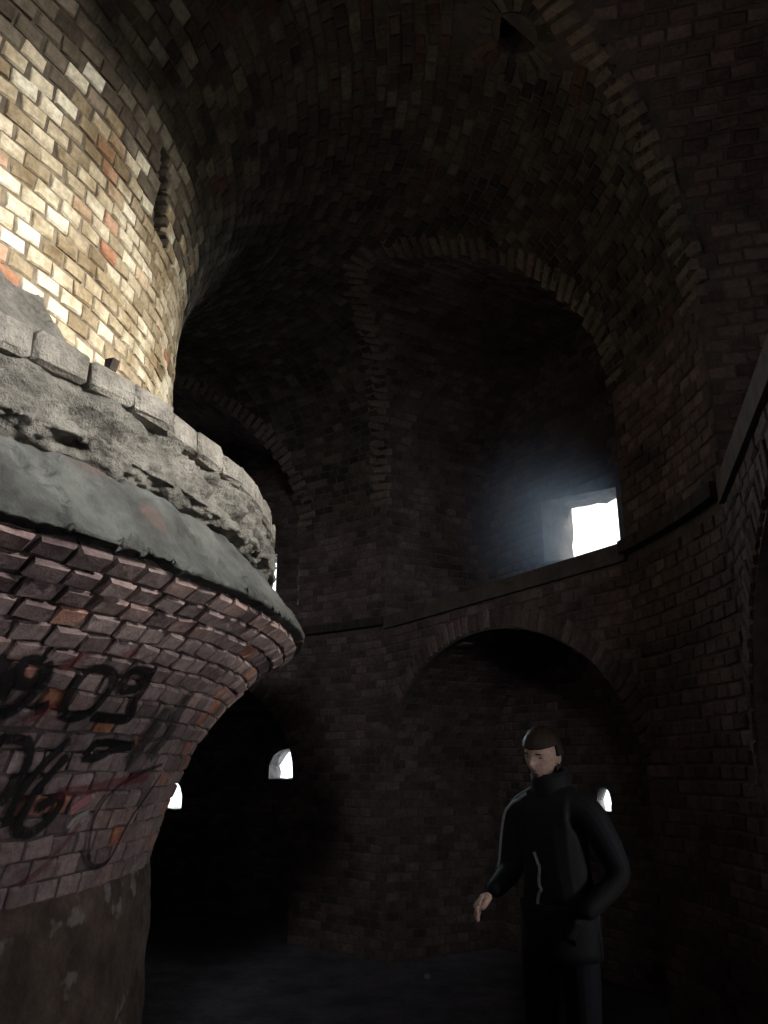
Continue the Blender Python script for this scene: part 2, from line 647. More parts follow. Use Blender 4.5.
# piers between the bays
PIER_HALF = R_(22.5) - math.asin(HALF / R_PIER)
for key, th in BAYS.items():
    pc = R_(th + 22.5)
    g = Geo()
    g.grid(lambda a, z: turn(R_PIER, pc + a, z), lin(-PIER_HALF, PIER_HALF, 6), [-0.1, 1, 2, 3, Z_SPRING], flip=True)
    pier = tag(g.build('wall_pier', M['mortar_dark']), kind='structure')
    if key not in 'abcd':
        continue
    fr = []
    for i in range(int(Z_SPRING / 0.076)):
        z = 0.04 + i * 0.076
        if Z_SLAB - 0.1 < z < Z_SLAB + 0.02:
            continue
        for k in range(-5, 6):
            a = (k + (0.5 if i % 2 else 0)) * 0.131 / R_PIER
            if abs(a) > PIER_HALF - 0.004:
                continue
            n = Vector((-math.cos(pc + a), -math.sin(pc + a), 0))
            fr.append((jitter(frame(turn(R_PIER, pc + a, z), Vector((0, 0, 1)).cross(n), n), rng), 1.0))
    lay_bricks(fr, pier, M['edge_brick'], M['far_brick_j'])
    g = Geo()
    for a0, a1 in zip(lin(-PIER_HALF, PIER_HALF, 5), lin(-PIER_HALF, PIER_HALF, 5)[1:]):
        am = pc + (a0 + a1) / 2
        n = Vector((math.cos(am), math.sin(am), 0))
        x = Vector((-math.sin(am), math.cos(am), 0))
        g.box(turn(R_PIER - 0.02, am, Z_SLAB - 0.04), x * 0.112, n * 0.05, Vector((0, 0, 0.04)))
    g.build('string_course', M['dark_stone'], pier)

# ------------------------------------------------------------------ ring vault
VENT_TH, VENT_R = R_(-2.8), 4.55
ring_pts = [(R_MID - R_HALF * math.cos(math.pi * i / 48), Z_SPRING + RISE * math.sin(math.pi * i / 48)) for i in range(49)]
ring = Profile(ring_pts)


def ring_open(R, th, z, margin=0.0):
    """True where the ring vault is cut away by a bay vault"""
    if R < R_MID:
        return False
    d = (math.degrees(th) - 29.5 + 22.5) % 45 - 22.5
    t = R * math.sin(R_(d))
    return abs(t) < HALF + margin and z < z_up(t, rise_at(math.degrees(th))) + (0.0 if margin == 0 else 0.02)


g = Geo()
# inner half and crown are continuous; the outer half stands on the piers between the groins
crown_s = ring.len / 2


def ring_pt(th, s):
    R, z, _, _ = ring.at(s)
    return turn(R, th, z)


def vent_skip(th, s):
    R, z, _, _ = ring.at(s)
    return math.hypot(R - VENT_R, R * (th - VENT_TH)) < 0.135


fine = [t - math.pi for t in lin(0, 2 * math.pi, 128)]
fine = sorted(fine + lin(VENT_TH - 0.05, VENT_TH + 0.05, 14) + lin(R_(-10.03), R_(2.03), 24))
z_apex = Z_SPRING + RISE_BAY
s_apex = crown_s
for i in range(400):
    s = crown_s + i * 0.002
    if ring.at(s)[1] < z_apex:
        s_apex = s
        break
g.grid(ring_pt, fine, lin(0, s_apex, 60), vent_skip)
for key, th in BAYS.items():
    pc = R_(th + 22.5)
    ss = lin(s_apex, ring.len, 26)
    b = len(g.v)
    nn = 16
    for s in ss:
        R, z, _, _ = ring.at(s)
        hs = []
        for dd in (-22.5, 22.5):
            k = min(1, max(0, (z - Z_SPRING) / rise_at(th + 22.5 + dd)))
            hs.append(R_(22.5) - math.asin(min(1, HALF * math.sqrt(1 - k * k) / R)))
        for j in range(nn + 1):
            g.v.append(turn(R, pc - hs[0] + (hs[0] + hs[1]) * j / nn, z))
    for i in range(len(ss) - 1):
        for j in range(nn):
            a = b + i * (nn + 1) + j
            th_m = math.atan2(g.v[a].y - AX.y, g.v[a].x - AX.x)
            if vent_skip(th_m, (ss[i] + ss[i + 1]) / 2):
                continue
            g.f.append((a, a + 1, a + nn + 2, a + nn + 1))
ceiling = tag(g.build('ceiling', M['mortar_dark']), 'ring shaped brick vault with cut-in lunettes over the gallery', kind='structure')


def on_ring(R, th, z):
    return not ring_open(R, th, z, 0.10) and math.hypot(R - VENT_R, R * (th - VENT_TH)) > 0.33 and not in_slot(R, th, z, 1.15)


def in_slot(R, th, z, grow=1.0):
    """a tall tapering socket left in the haunch of the vault"""
    k = (z - 4.21) / 0.36
    if not -0.05 < k < 1.0 or R > 3.2:
        return False
    return abs(math.degrees(th) - (-1.6 - 5.6 * k)) < (2.7 - 1.9 * k) * grow


bm = bmesh.new()
bm.from_mesh(ceiling.data)
sel = []
for f in bm.faces:
    c = f.calc_center_median()
    if in_slot(math.hypot(c.x - AX.x, c.y - AX.y), math.atan2(c.y - AX.y, c.x - AX.x), c.z):
        sel.append(f)
ext = bmesh.ops.extrude_face_region(bm, geom=sel)
for v in [e for e in ext['geom'] if isinstance(e, bmesh.types.BMVert)]:
    d = Vector((v.co.x - AX.x, v.co.y - AX.y, 0)).normalized()
    v.co -= d * 0.3
bmesh.ops.delete(bm, geom=sel, context='FACES_ONLY')
bm.to_mesh(ceiling.data)
bm.free()
ceiling.data.materials.append(M['mortar_brown'])
for p in ceiling.data.polygons:
    if math.hypot(p.center.x - AX.x, p.center.y - AX.y) < 3.15 and p.center.z < 4.95:
        p.material_index = 1

fr = revolve_frames(ring, R_(-75), R_(115), on_ring)
sorts = ([], [], [])
for f_ in fr:
    p = f_[0].translation
    R = math.hypot(p.x - AX.x, p.y - AX.y)
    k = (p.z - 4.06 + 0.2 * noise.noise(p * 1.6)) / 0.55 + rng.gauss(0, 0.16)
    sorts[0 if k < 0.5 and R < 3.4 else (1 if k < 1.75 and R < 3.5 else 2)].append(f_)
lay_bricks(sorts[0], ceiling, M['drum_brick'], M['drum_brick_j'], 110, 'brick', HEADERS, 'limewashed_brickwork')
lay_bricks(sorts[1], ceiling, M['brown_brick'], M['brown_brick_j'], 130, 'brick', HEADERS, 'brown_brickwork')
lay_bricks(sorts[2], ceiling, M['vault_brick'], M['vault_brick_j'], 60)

# worn bricks along the groins
fr = []
for key in 'abc':
    th = BAYS[key]
    er, et = bay_frame(th)
    prev = None
    acc = 0
    n = 600
    for i in range(n + 1):
        t = -HALF * math.cos(math.pi * i / n)
        p = bp(th, groin_s(t, BAY_RISE.get(key, RISE_BAY)), t, z_up(t, BAY_RISE.get(key, RISE_BAY)))
        if prev is not None:
            acc += (p - prev).length
            if acc > 0.078:
                acc = 0
                R = math.hypot(p.x - AX.x, p.y - AX.y)
                k = (R - R_MID) / R_HALF
                dz = -RISE / R_HALF * k / math.sqrt(max(1 - k * k, 0.02))
                er_p = Vector((p.x - AX.x, p.y - AX.y, 0)).normalized()
                nrm = -(er_p * (-dz) + Vector((0, 0, 1))).normalized()
                tang = (p - prev).normalized()
                x = tang.cross(nrm).normalized()
                if x.dot(et * t) < 0:
                    x = -x
                off = 0.06 + 0.03 * (len(fr) % 2) + rng.uniform(-.012, .012)
                fr.append((jitter(frame(p + x * off, x, nrm), rng, 1.3), rng.uniform(0.8, 1.05)))
        prev = p
lay_bricks(fr, ceiling, M['edge_brick'], M['vault_brick_j'], 290, 'voussoir', EDGERS, 'groin_bricks')

# vent in the crown
kz = (VENT_R - R_MID) / R_HALF
vent_c = turn(VENT_R, VENT_TH, Z_SPRING + RISE * math.sqrt(1 - kz * kz))
slope = -RISE / R_HALF * kz / math.sqrt(1 - kz * kz)
vn = -(Vector((math.cos(VENT_TH), math.sin(VENT_TH), 0)) * -slope + Vector((0, 0, 1))).normalized()
vx = Vector((-math.sin(VENT_TH), math.cos(VENT_TH), 0))
vy = vn.cross(vx).normalized()
g = Geo()
g.grid(lambda a, k: vent_c + (vx * math.cos(a) + vy * math.sin(a)) * 0.125 + Vector((0, 0, k)), lin(0, 2 * math.pi, 20), [-0.01, 0.3, 0.9])
g.grid(lambda a, r: vent_c + (vx * math.cos(a) + vy * math.sin(a)) * r + Vector((0, 0, 0.9)), lin(0, 2 * math.pi, 20), [0.001, 0.125])
g.grid(lambda a, r: vent_c + (vx * math.cos(a) + vy * math.sin(a)) * r - vn * 0.004, lin(0, 2 * math.pi, 20), [0.125, 0.45])
vent = g.build('vent_shaft', M['mortar_dark'], ceiling)
fr = []
for i in range(22):
    a = 2 * math.pi * i / 22
    d = vx * math.cos(a) + vy * math.sin(a)
    fr.append((jitter(frame(vent_c + d * 0.235, d, vn), rng, 1.2) @ Matrix.Diagonal((1, 0.95, 1, 1)), 0.95))
lay_bricks(fr, vent, M['vault_brick'], M['vault_brick_j'], 30, 'voussoir', EDGERS)

# unseen shell over the vaults and behind the piers, added to block sky leaks
g = Geo()
shell_top = []
for key, th in sorted(BAYS.items(), key=lambda a: a[1]):
    shell_top += [bp(th, S_BACK + 0.02, -HALF, 5.69), bp(th, S_BACK + 0.02, HALF, 5.69)]
n0 = len(shell_top)
g.v = shell_top + [p - Vector((0, 0, 5.8)) for p in shell_top] + [AX + Vector((0, 0, 5.69))]
for i in range(n0):
    g.f.append((i, (i + 1) % n0, 2 * n0))
    if i % 2:
        g.f.append((i, (i + 1) % n0, n0 + (i + 1) % n0, n0 + i))
g.build('light_block_shell', M['mortar_dark'], ceiling)

# ------------------------------------------------------------------ the core: a round pillar with a flared collar
pillar = tag(empty('central_pillar', AX), 'massive round brick pillar with flared graffiti-covered collar and stone ledge', 'pillar')


def local(o):
    return o


def child(geo, name, mat, parent, smooth=False):
    inv = parent_inv(parent)
    geo.v = [inv @ v for v in geo.v]
    return geo.build(name, mat, parent, smooth)


def fbm(p, o=4):
    return noise.fractal(p, 1.0, 2.0, o)


TH0, TH1 = R_(-80), R_(60)
P_SHAFT = Profile([(2.73, -0.1), (2.72, 0.6), (2.71, 1.15)])
P_CORBEL = Profile([(2.71, 1.15), (2.735, 1.25), (2.78, 1.42), (2.89, 1.68), (3.05, 1.90), (3.20, 2.045), (3.385, 2.165)])
P_PLASTER = Profile([(3.35, 2.165), (3.43, 2.18), (3.42, 2.20), (3.22, 2.47), (3.14, 2.49)])
P_CORNICE = Profile([(3.12, 2.46), (3.21, 2.485), (3.26, 2.52), (3.25, 2.60), (3.235, 2.70)])
P_LEDGE = Profile([(3.20, 2.69), (3.20, 2.795), (2.55, 2.80)])
P_DRUM = Profile([(R_DRUM, 2.78), (R_DRUM, Z_SPRING)])


def full(prof, ns, disp=None, skip=None, nth=220):
    return revolve_geo(prof, -math.pi, math.pi, nth, ns, disp, skip)


def shaft_disp(th, z, s):
    p = Vector((math.cos(th) * 2.7, math.sin(th) * 2.7, z))
    return 0.012 + 0.016 * fbm(p * 2.6) + 0.012 * fbm(p * 8) - 0.02 * max(0, (z - 1.10) / 0.1)


shaft = child(full(P_SHAFT, 50, shaft_disp, None, 700), 'shaft', M['render'], pillar, True)
corbel = child(full(P_CORBEL, 12), 'corbel', M['mortar_red'], pillar)
lay_bricks(revolve_frames(P_CORBEL, TH0, TH1), corbel, M['red_brick'], M['red_brick_j'], 300)


def plaster_disp(th, z, s):
    p = Vector((math.cos(th) * 3.3, math.sin(th) * 3.3, z))
    d = 0.02 * fbm(p * 2.2) + 0.011 * fbm(p * 9) + 0.005 * fbm(p * 25)
    d -= 0.05 * max(0, fbm(Vector((p.x, p.y, p.z * 1.8)) * 2.6 + Vector((2, 7, 7)), 4) - 0.28)
    c = abs(fbm(p * 2.3 + Vector((5, 1, 2)), 4))
    if c < 0.05:
        d -= 0.03 * (1 - c / 0.05)
    return d


plaster = child(full(P_PLASTER, 40, plaster_disp, None, 1800), 'plaster_band', M['plaster'], pillar, True)
plaster['label'] = 'grey cracked plaster slope over the collar'


def stone_disp(th, z, s):
    p = Vector((math.cos(th) * 3.25, math.sin(th) * 3.25, z))
    q = Vector((p.x, p.y, p.z * 2.2))
    q2 = Vector((p.x, p.y, p.z * 3.2))
    pit = max(0, fbm(q2 * 3.2 + Vector((3, 8, 1)), 4) - 0.12)
    return 0.022 * fbm(q * 3.4) + 0.020 * fbm(q2 * 9) + 0.008 * fbm(q2 * 24) - 0.12 * min(pit, 0.4)


cornice = child(full(P_CORNICE, 44, stone_disp, None, 1900), 'cornice', M['stone'], pillar, True)
cornice['label'] = 'eroded grey stone cornice'
ledge = child(full(P_LEDGE, 6), 'ledge', M['stone'], pillar)


def block(geo_w, geo_h, geo_d, seed):
    r = random.Random(seed)
    bm = bmesh.new()
    bmesh.ops.create_cube(bm, size=1)
    for v in bm.verts:
        v.co = Vector((v.co.x * geo_w, v.co.y * geo_h, v.co.z * geo_d))
    bmesh.ops.bevel(bm, geom=bm.edges[:], offset=0.016, segments=1, affect='EDGES')
    for v in bm.verts:
        v.co += Vector((r.uniform(-1, 1), r.uniform(-1, 1), r.uniform(-1, 1))) * 0.006
    me = bpy.data.meshes.new('ledge_stone')
    bm.to_mesh(me)
    bm.free()
    me.materials.append(M['ledge_stone'])
    return me


blocks = [block(0.205, 0.105, 0.13, s) for s in range(6)]
nb = 101
for k in range(nb):
    th = -math.pi + 2 * math.pi * (k + 0.5) / nb
    if not TH0 < th < TH1:
        continue
    n = Vector((math.cos(th), math.sin(th), 0))
    x = Vector((-math.sin(th), math.cos(th), 0))
    m = frame(turn(3.19 + rng.uniform(-.012, .012), th, 2.752 + rng.uniform(-.008, .008)), x, n) @ Matrix.Rotation(rng.gauss(0, .03), 4, 'Z')
    o = link(bpy.data.objects.new('ledge_stone', blocks[rng.randrange(6)]), ledge)
    o.matrix_local = parent_inv(ledge) @ m @ Matrix.Diagonal((rng.uniform(.93, 1.0), rng.uniform(.9, 1.05), 1, 1))

drum = child(full(P_DRUM, 6), 'drum', M['mortar'], pillar)
lay_bricks(revolve_frames(P_DRUM, TH0, TH1), drum, M['drum_brick'], M['drum_brick_j'], 300)

# the iron stub on the ledge
sp = turn(3.20, R_(-25.0), 2.82)
g = Geo()
n = Vector((math.cos(R_(-25.0)), math.sin(R_(-25.0)), 0))
x = Vector((-n.y, n.x, 0))
g.box(sp - Vector((0, 0, 0.008)), x * 0.009, n * 0.05, Vector((0, 0, 0.012)))
g.box(sp + n * 0.045 - x * 0.004, x * 0.015, n * 0.010, Vector((0, 0, 0.022)) + x * 0.006)
g.box(sp + n * 0.03 + Vector((0, 0, 0.012)), x * 0.012, n * 0.012, Vector((0, 0, 0.012)))
child(g, 'iron_stub', M['iron'], pillar)

# graffiti on the collar
PAINT = {'k': ((0.012, 0.010, 0.012), 0.93), 'd': ((0.03, 0.02, 0.025), 0.75), 's': ((0.03, 0.03, 0.035), 0.6), 'r': ((0.20, 0.03, 0.035), 0.45), 'p': ((0.55, 0.20, 0.22), 0.7), 'w': ((0.6, 0.55, 0.5), 0.45)}
STROKES = [
    (0.035, 'k', [(-24.36, 1.903), (-25.4, 1.906), (-25.7, 1.879), (-25.33, 1.848), (-24.52, 1.839), (-23.94, 1.862), (-24.05, 1.894), (-23.59, 1.857), (-23.76, 1.816), (-24.12, 1.781), (-24.56, 1.759), (-25.37, 1.75)]),
    (0.06, 'k', [(-27.6, 1.887), (-26.55, 1.861), (-26.14, 1.819), (-26.38, 1.792)]),
    (0.035, 'k', [(-22.92, 1.768), (-22.07, 1.789)]),
    (0.03, 'k', [(-21.06, 1.884), (-21.12, 1.841), (-21.01, 1.799), (-20.43, 1.765), (-19.09, 1.76), (-18.14, 1.787), (-17.88, 1.833), (-18.06, 1.877), (-19.09, 1.908), (-20.57, 1.908), (-21.06, 1.884)]),
    (0.032, 'k', [(-15.15, 1.924), (-16.87, 1.926), (-17.14, 1.89), (-16.59, 1.86), (-15.39, 1.866), (-14.8, 1.894), (-15.15, 1.924), (-14.41, 1.872), (-14.41, 1.824), (-13.63, 1.77), (-15.8, 1.765), (-17.87, 1.767)]),
    (0.03, 'k', [(-24.41, 1.653), (-23.9, 1.679), (-22.96, 1.688), (-21.89, 1.673), (-21.25, 1.628), (-21.15, 1.579), (-21.44, 1.53), (-22.02, 1.49)]),
    (0.028, 'k', [(-18.14, 1.69), (-19.64, 1.615), (-20.46, 1.543), (-20.76, 1.48), (-20.67, 1.417)]),
    (0.03, 'k', [(-17.78, 1.637), (-18.66, 1.578), (-19.31, 1.52), (-19.51, 1.463), (-19.64, 1.414), (-18.36, 1.392), (-16.89, 1.424), (-16.35, 1.479), (-17.0, 1.502), (-18.52, 1.468)]),
    (0.026, 'k', [(-16.19, 1.631), (-15.25, 1.682), (-12.97, 1.685), (-10.57, 1.676), (-12.79, 1.661), (-14.6, 1.632), (-16.19, 1.631)]),
    (0.013, 'd', [(-2.8, 1.61), (-6.97, 1.574), (-10.5, 1.508), (-11.26, 1.42), (-10.72, 1.321), (-9.8, 1.269)]),
    (0.016, 'd', [(-2.02, 1.572), (-3.55, 1.462), (-5.18, 1.359), (-6.46, 1.252), (-9.03, 1.241), (-10.72, 1.297)]),
    (0.07, 's', [(-9.17, 1.835), (-9.25, 1.756), (-9.09, 1.687), (-10.29, 1.609)]),
    (0.06, 's', [(-7.32, 1.897), (-7.0, 1.807), (-5.72, 1.719), (-6.63, 1.627)]),
    (0.03, 'r', [(-21.83, 1.949), (-22.64, 1.913), (-22.86, 1.888)]),
    (0.03, 'r', [(-18.42, 1.98), (-19.2, 1.952)]),
    (0.025, 'r', [(-21.56, 1.797), (-22.47, 1.759), (-23.45, 1.736)]),
    (0.03, 'r', [(-4.71, 1.564), (-10.91, 1.542), (-14.51, 1.522), (-17.49, 1.518)]),
    (0.035, 'p', [(-13.15, 1.496), (-14.18, 1.474), (-14.87, 1.453)]),
    (0.02, 'r', [(-12.98, 1.409), (-14.35, 1.336), (-15.71, 1.276), (-17.78, 1.229)]),
    (0.02, 'w', [(-12.46, 1.447), (-13.84, 1.427), (-14.45, 1.39)]),
]


def paint_mat(key):
    c, a = PAINT[key]
    m, nt, bs = new_mat('spray_paint_' + {'k': 'black', 'd': 'dark', 's': 'soot', 'r': 'red', 'p': 'pink', 'w': 'white'}[key])
    bs.inputs['Base Color'].default_value = (*c, 1)
    bs.inputs['Roughness'].default_value = 0.6
    at = nt.nodes.new('ShaderNodeAttribute')
    at.attribute_name = 'cover'
    nz = noise_node(nt, 22, 4, 0.7)
    k = ramp(nt, nz, [(0.30, (0.55, 0.55, 0.55)), (0.45, (1, 1, 1))])
    mu = nt.nodes.new('ShaderNodeMath')
    mu.operation = 'MULTIPLY'
    nt.links.new(at.outputs['Fac'], mu.inputs[0])
    nt.links.new(k, mu.inputs[1])
    m2 = nt.nodes.new('ShaderNodeMath')
    m2.operation = 'MULTIPLY'
    m2.inputs[1].default_value = a
    nt.links.new(mu.outputs[0], m2.inputs[0])
    nt.links.new(m2.outputs[0], bs.inputs['Alpha'])
    return m


def catmull(pts, n=8):
    out = []
    P = [pts[0]] + pts + [pts[-1]]
    for i in range(1, len(P) - 2):
        p0, p1, p2, p3 = [np.array(P[j]) for j in (i - 1, i, i + 1, i + 2)]
        for k in range(n):
            t = k / n
            out.append(0.5 * (2 * p1 + (p2 - p0) * t + (2 * p0 - 5 * p1 + 4 * p2 - p3) * t * t + (3 * p1 - p0 - 3 * p2 + p3) * t ** 3))
    out.append(np.array(P[-2]))
    return out


paint_mats = {k: paint_mat(k) for k in PAINT}
for si, (w, c, pts) in enumerate(STROKES):
    lin_pts = catmull([(R_(a), z) for a, z in pts])
    ctr, nrm = [], []
    lift = 0.021 + 0.0003 * si
    for th, z in lin_pts:
        R, dR, dz = P_CORBEL.at_z(float(z))
        n = Vector((dz * math.cos(th), dz * math.sin(th), -dR))
        ctr.append(turn(R, th, float(z)) + n * lift)
        nrm.append(n)
    V, Fc, C = [], [], []
    w *= 1.6 if c in 'kd' else 1.6
    prof_k = [(-1, 0.0), (-0.62, 1.0), (0, 1.0), (0.62, 1.0), (1, 0.0)]
    for i in range(len(ctr)):
        d = (ctr[min(i + 1, len(ctr) - 1)] - ctr[max(i - 1, 0)]).normalized()
        side = d.cross(nrm[i]).normalized()
        end = 1.0 if 0 < i < len(ctr) - 1 else 0.0
        for o_, cv in prof_k:
            V.append(ctr[i] + side * o_ * w / 2)
            C.append(cv * end)
    for i in range(len(ctr) - 1):
        for j in range(4):
            a = i * 5 + j
            Fc.append((a, a + 1, a + 6, a + 5))
    inv = parent_inv(corbel)
    o = mesh_obj('graffiti_stroke', [inv @ v for v in V], Fc, paint_mats[c], corbel, True)
    at = o.data.attributes.new('cover', 'FLOAT', 'POINT')
    at.data.foreach_set('value', C)


# ------------------------------------------------------------------ slumped mortar on the ledge against the drum
g = Geo()


def slump(th, k):
    a = math.degrees(th)
    edge = min(1, max(0, (a + 36) / 5)) * min(1, max(0, (-15.5 - a) / 5))
    top = 2.80 + (0.64 + 0.10 * fbm(Vector((th * 9, 1, 2)))) * edge
    R = 2.60 + 0.57 * edge * k ** 1.3 + 0.02 * math.sin(k * math.pi)
    z = top + (2.79 - top) * k ** 0.8
    p = turn(R, th, z)
    d = fbm(p * 5) * 0.035 + fbm(p * 16) * 0.012
    return turn(R + d * 0.8 * math.sin(min(1, k + .15) * math.pi), th, z + d * 0.4 * (1 - k))


g.grid(slump, lin(R_(-36), R_(-15), 90), lin(0, 1, 26))
o = child(g, 'mortar_fillet', M['stone'], pillar, True)
o['label'] = 'slumped grey mortar on the ledge'

# ------------------------------------------------------------------ rubble on the floor
def rubble(name, x, y, size, seed, label):
    r = random.Random(seed)
    bm = bmesh.new()
    bmesh.ops.create_icosphere(bm, subdivisions=2, radius=1)
    for v in bm.verts:
        k = 1 + 0.28 * noise.noise(v.co * 1.7 + Vector((seed, 0, 0)))
        v.co = Vector((v.co.x * size[0] * k, v.co.y * size[1] * k, v.co.z * size[2] * k))
    zmin = min(v.co.z for v in bm.verts)
    me = bpy.data.meshes.new(name)
    bm.to_mesh(me)
    bm.free()
    me.materials.append(M['debris'])
    o = link(bpy.data.objects.new(name, me))
    o.location = (x, y, floor_h(x, y) - 0.02 - zmin - 0.004)
    o.rotation_euler = (0, 0, r.uniform(0, 3))
    return tag(o, label, 'stone')


rubble('rubble_stone', 0.35, 7.25, (0.032, 0.026, 0.02), 3, 'small pale stone lying alone on the earth floor')

# ------------------------------------------------------------------ the person
def flat_mat(name, col, rough):
    m, nt, bs = new_mat(name)
    n1 = noise_node(nt, 60, 3, 0.6)
    c = ramp(nt, n1, [(0.3, tuple(x * 0.75 for x in col)), (0.7, tuple(x * 1.15 for x in col))])
    nt.links.new(c, bs.inputs['Base Color'])
    bs.inputs['Roughness'].default_value = rough
    return m


SKIN = flat_mat('skin', (0.50, 0.33, 0.26), 0.6)
JACKET = flat_mat('black_jacket', (0.012, 0.012, 0.014), 0.75)
TROUSERS = flat_mat('dark_trousers', (0.014, 0.014, 0.018), 0.85)
SHOE = flat_mat('black_shoe', (0.012, 0.011, 0.011), 0.6)
HAIR = flat_mat('dark_hair', (0.03, 0.018, 0.012), 0.6)
STRIPE = flat_mat('grey_strip', (0.35, 0.35, 0.36), 0.6)


def skin_mesh(verts, edges, radii, root=0, sub=2):
    me = bpy.data.meshes.new('tmp')
    me.from_pydata(verts, edges, [])
    o = bpy.data.objects.new('tmp', me)
    COL.objects.link(o)
    o.modifiers.new('skin', 'SKIN')
    for i, r in enumerate(radii):
        sv = me.skin_vertices[0].data[i]
        sv.radius = r if isinstance(r, tuple) else (r, r)
        sv.use_root = (i == root)
    sd = o.modifiers.new('sub', 'SUBSURF')
    sd.levels = sub
    dg = bpy.context.evaluated_depsgraph_get()
    ev = o.evaluated_get(dg)
    em = ev.to_mesh()
    V = [v.co.copy() for v in em.vertices]
    Fc = [tuple(p.vertices) for p in em.polygons]
    ev.to_mesh_clear()
    bpy.data.objects.remove(o)
    bpy.data.meshes.remove(me)
    return V, Fc


def chain(pts):
    return [(i, i + 1) for i in range(len(pts) - 1)]


PARTS = []
# trunk, legs and arms in one skeleton; facing -Y, the person's right is -X
W_R, W_L = Vector((-0.235, -0.17, 1.05)), Vector((0.175, -0.105, 0.985))
J = [(0, 0.01, 0.96), (0, 0.015, 1.12), (0, 0.0, 1.30), (0, 0.01, 1.43), (0, 0.005, 1.51), (0, -0.012, 1.57),
     (-0.095, 0.0, 0.88), (-0.105, -0.02, 0.49), (-0.11, 0.025, 0.11), (-0.125, -0.10, 0.05), (-0.13, -0.17, 0.035),
     (0.095, 0.0, 0.88), (0.11, -0.025, 0.49), (0.125, 0.02, 0.11), (0.15, -0.10, 0.05), (0.16, -0.17, 0.035),
     (-0.10, 0.01, 1.42), (-0.185, 0.015, 1.40), (-0.27, 0.05, 1.12), tuple(W_R),
     (0.10, 0.01, 1.42), (0.185, 0.015, 1.40), (0.275, 0.09, 1.14), tuple(W_L)]
ED = [(0, 1), (1, 2), (2, 3), (3, 4), (4, 5), (0, 6), (6, 7), (7, 8), (8, 9), (9, 10), (0, 11), (11, 12), (12, 13), (13, 14), (14, 15),
      (3, 16), (16, 17), (17, 18), (18, 19), (3, 20), (20, 21), (21, 22), (22, 23)]
RD = [(0.165, 0.13), (0.165, 0.125), (0.175, 0.13), (0.12, 0.095), 0.06, 0.058,
      0.10, 0.072, 0.056, 0.045, 0.036, 0.10, 0.072, 0.056, 0.045, 0.036,
      0.09, 0.078, 0.062, 0.04, 0.09, 0.078, 0.062, 0.04]
PARTS.append(skin_mesh(J, ED, RD))


def hand(wrist, d, palm_n, side):
    """palm, four fingers of unequal length and a thumb; d points to the fingertips, side to the thumb"""
    d, palm_n = d.normalized(), palm_n.normalized()
    ac = d.cross(palm_n).normalized() * side
    pv = [wrist - d * 0.02, wrist + d * 0.02, wrist + d * 0.06, wrist + d * 0.085]
    PARTS.append(skin_mesh([tuple(p) for p in pv], chain(pv), [(0.028, 0.022), (0.034, 0.019), (0.040, 0.017), (0.036, 0.015)]))
    for k, (off, ln) in enumerate(((0.029, 0.072), (0.010, 0.080), (-0.010, 0.074), (-0.028, 0.058))):
        b = wrist + d * (0.075 - 0.004 * abs(k - 1)) + ac * off
        c1 = (d + palm_n * 0.25).normalized()
        c2 = (d + palm_n * 0.75).normalized()
        c3 = (d * 0.7 + palm_n * 0.9).normalized()
        q = [b, b + c1 * ln * 0.45, b + c1 * ln * 0.45 + c2 * ln * 0.32, b + c1 * ln * 0.45 + c2 * ln * 0.32 + c3 * ln * 0.25]
        PARTS.append(skin_mesh([tuple(p) for p in q], chain(q), [0.0095, 0.009, 0.0085, 0.007], 0, 1))
    b = wrist + d * 0.025 + ac * 0.026
    q = [b, b + ac * 0.022 + d * 0.026 + palm_n * 0.008, b + ac * 0.026 + d * 0.056 + palm_n * 0.018, b + ac * 0.022 + d * 0.078 + palm_n * 0.026]
    PARTS.append(skin_mesh([tuple(p) for p in q], chain(q), [0.014, 0.0115, 0.010, 0.008], 0, 1))


hand(W_R + Vector((-0.005, -0.03, -0.012)), Vector((-0.05, -0.8, -0.5)), Vector((0.85, 0.0, -0.3)), 1)
hand(W_L + Vector((-0.02, -0.005, -0.02)), Vector((-0.55, 0.05, -0.8)), Vector((-0.2, 0.9, 0.0)), -1)    # pushed into the pocket

# head
HEAD_C = Vector((0, -0.055, 1.65))
HEAD_ROT = Matrix.Rotation(R_(17), 3, 'X') @ Matrix.Rotation(R_(6), 3, 'Y')


def head_shape(n):
    """n: unit direction in head space (face to -Y)"""
    x, y, z = n
    p = Vector((x * 0.077, y * 0.098, z * 0.118))
    if z < 0:
        p.x *= 1 + 0.30 * z
        if y > 0:
            p.y *= 1 + 0.45 * z
    front = max(0, -y)
    bumpf = lambda cx, cz, sx, sz: math.exp(-((x - cx) / sx) ** 2 - ((z - cz) / sz) ** 2) * (front ** 2)
    p.y -= 0.026 * bumpf(0, -0.20, 0.14, 0.17)          # nose
    p.y -= 0.010 * bumpf(0, 0.05, 0.10, 0.22)           # bridge
    p.y -= 0.007 * (bumpf(0.33, 0.25, 0.32, 0.10) + bumpf(-0.33, 0.25, 0.32, 0.10))   # brow
    p.y += 0.014 * (bumpf(0.38, 0.06, 0.20, 0.11) + bumpf(-0.38, 0.06, 0.20, 0.11))   # eye sockets
    p.y -= 0.007 * (bumpf(0, -0.50, 0.22, 0.05) + bumpf(0, -0.60, 0.20, 0.05))        # lips
    p.y += 0.004 * bumpf(0, -0.55, 0.25, 0.025)
    p.y -= 0.014 * bumpf(0, -0.82, 0.28, 0.14)          # chin
    return p


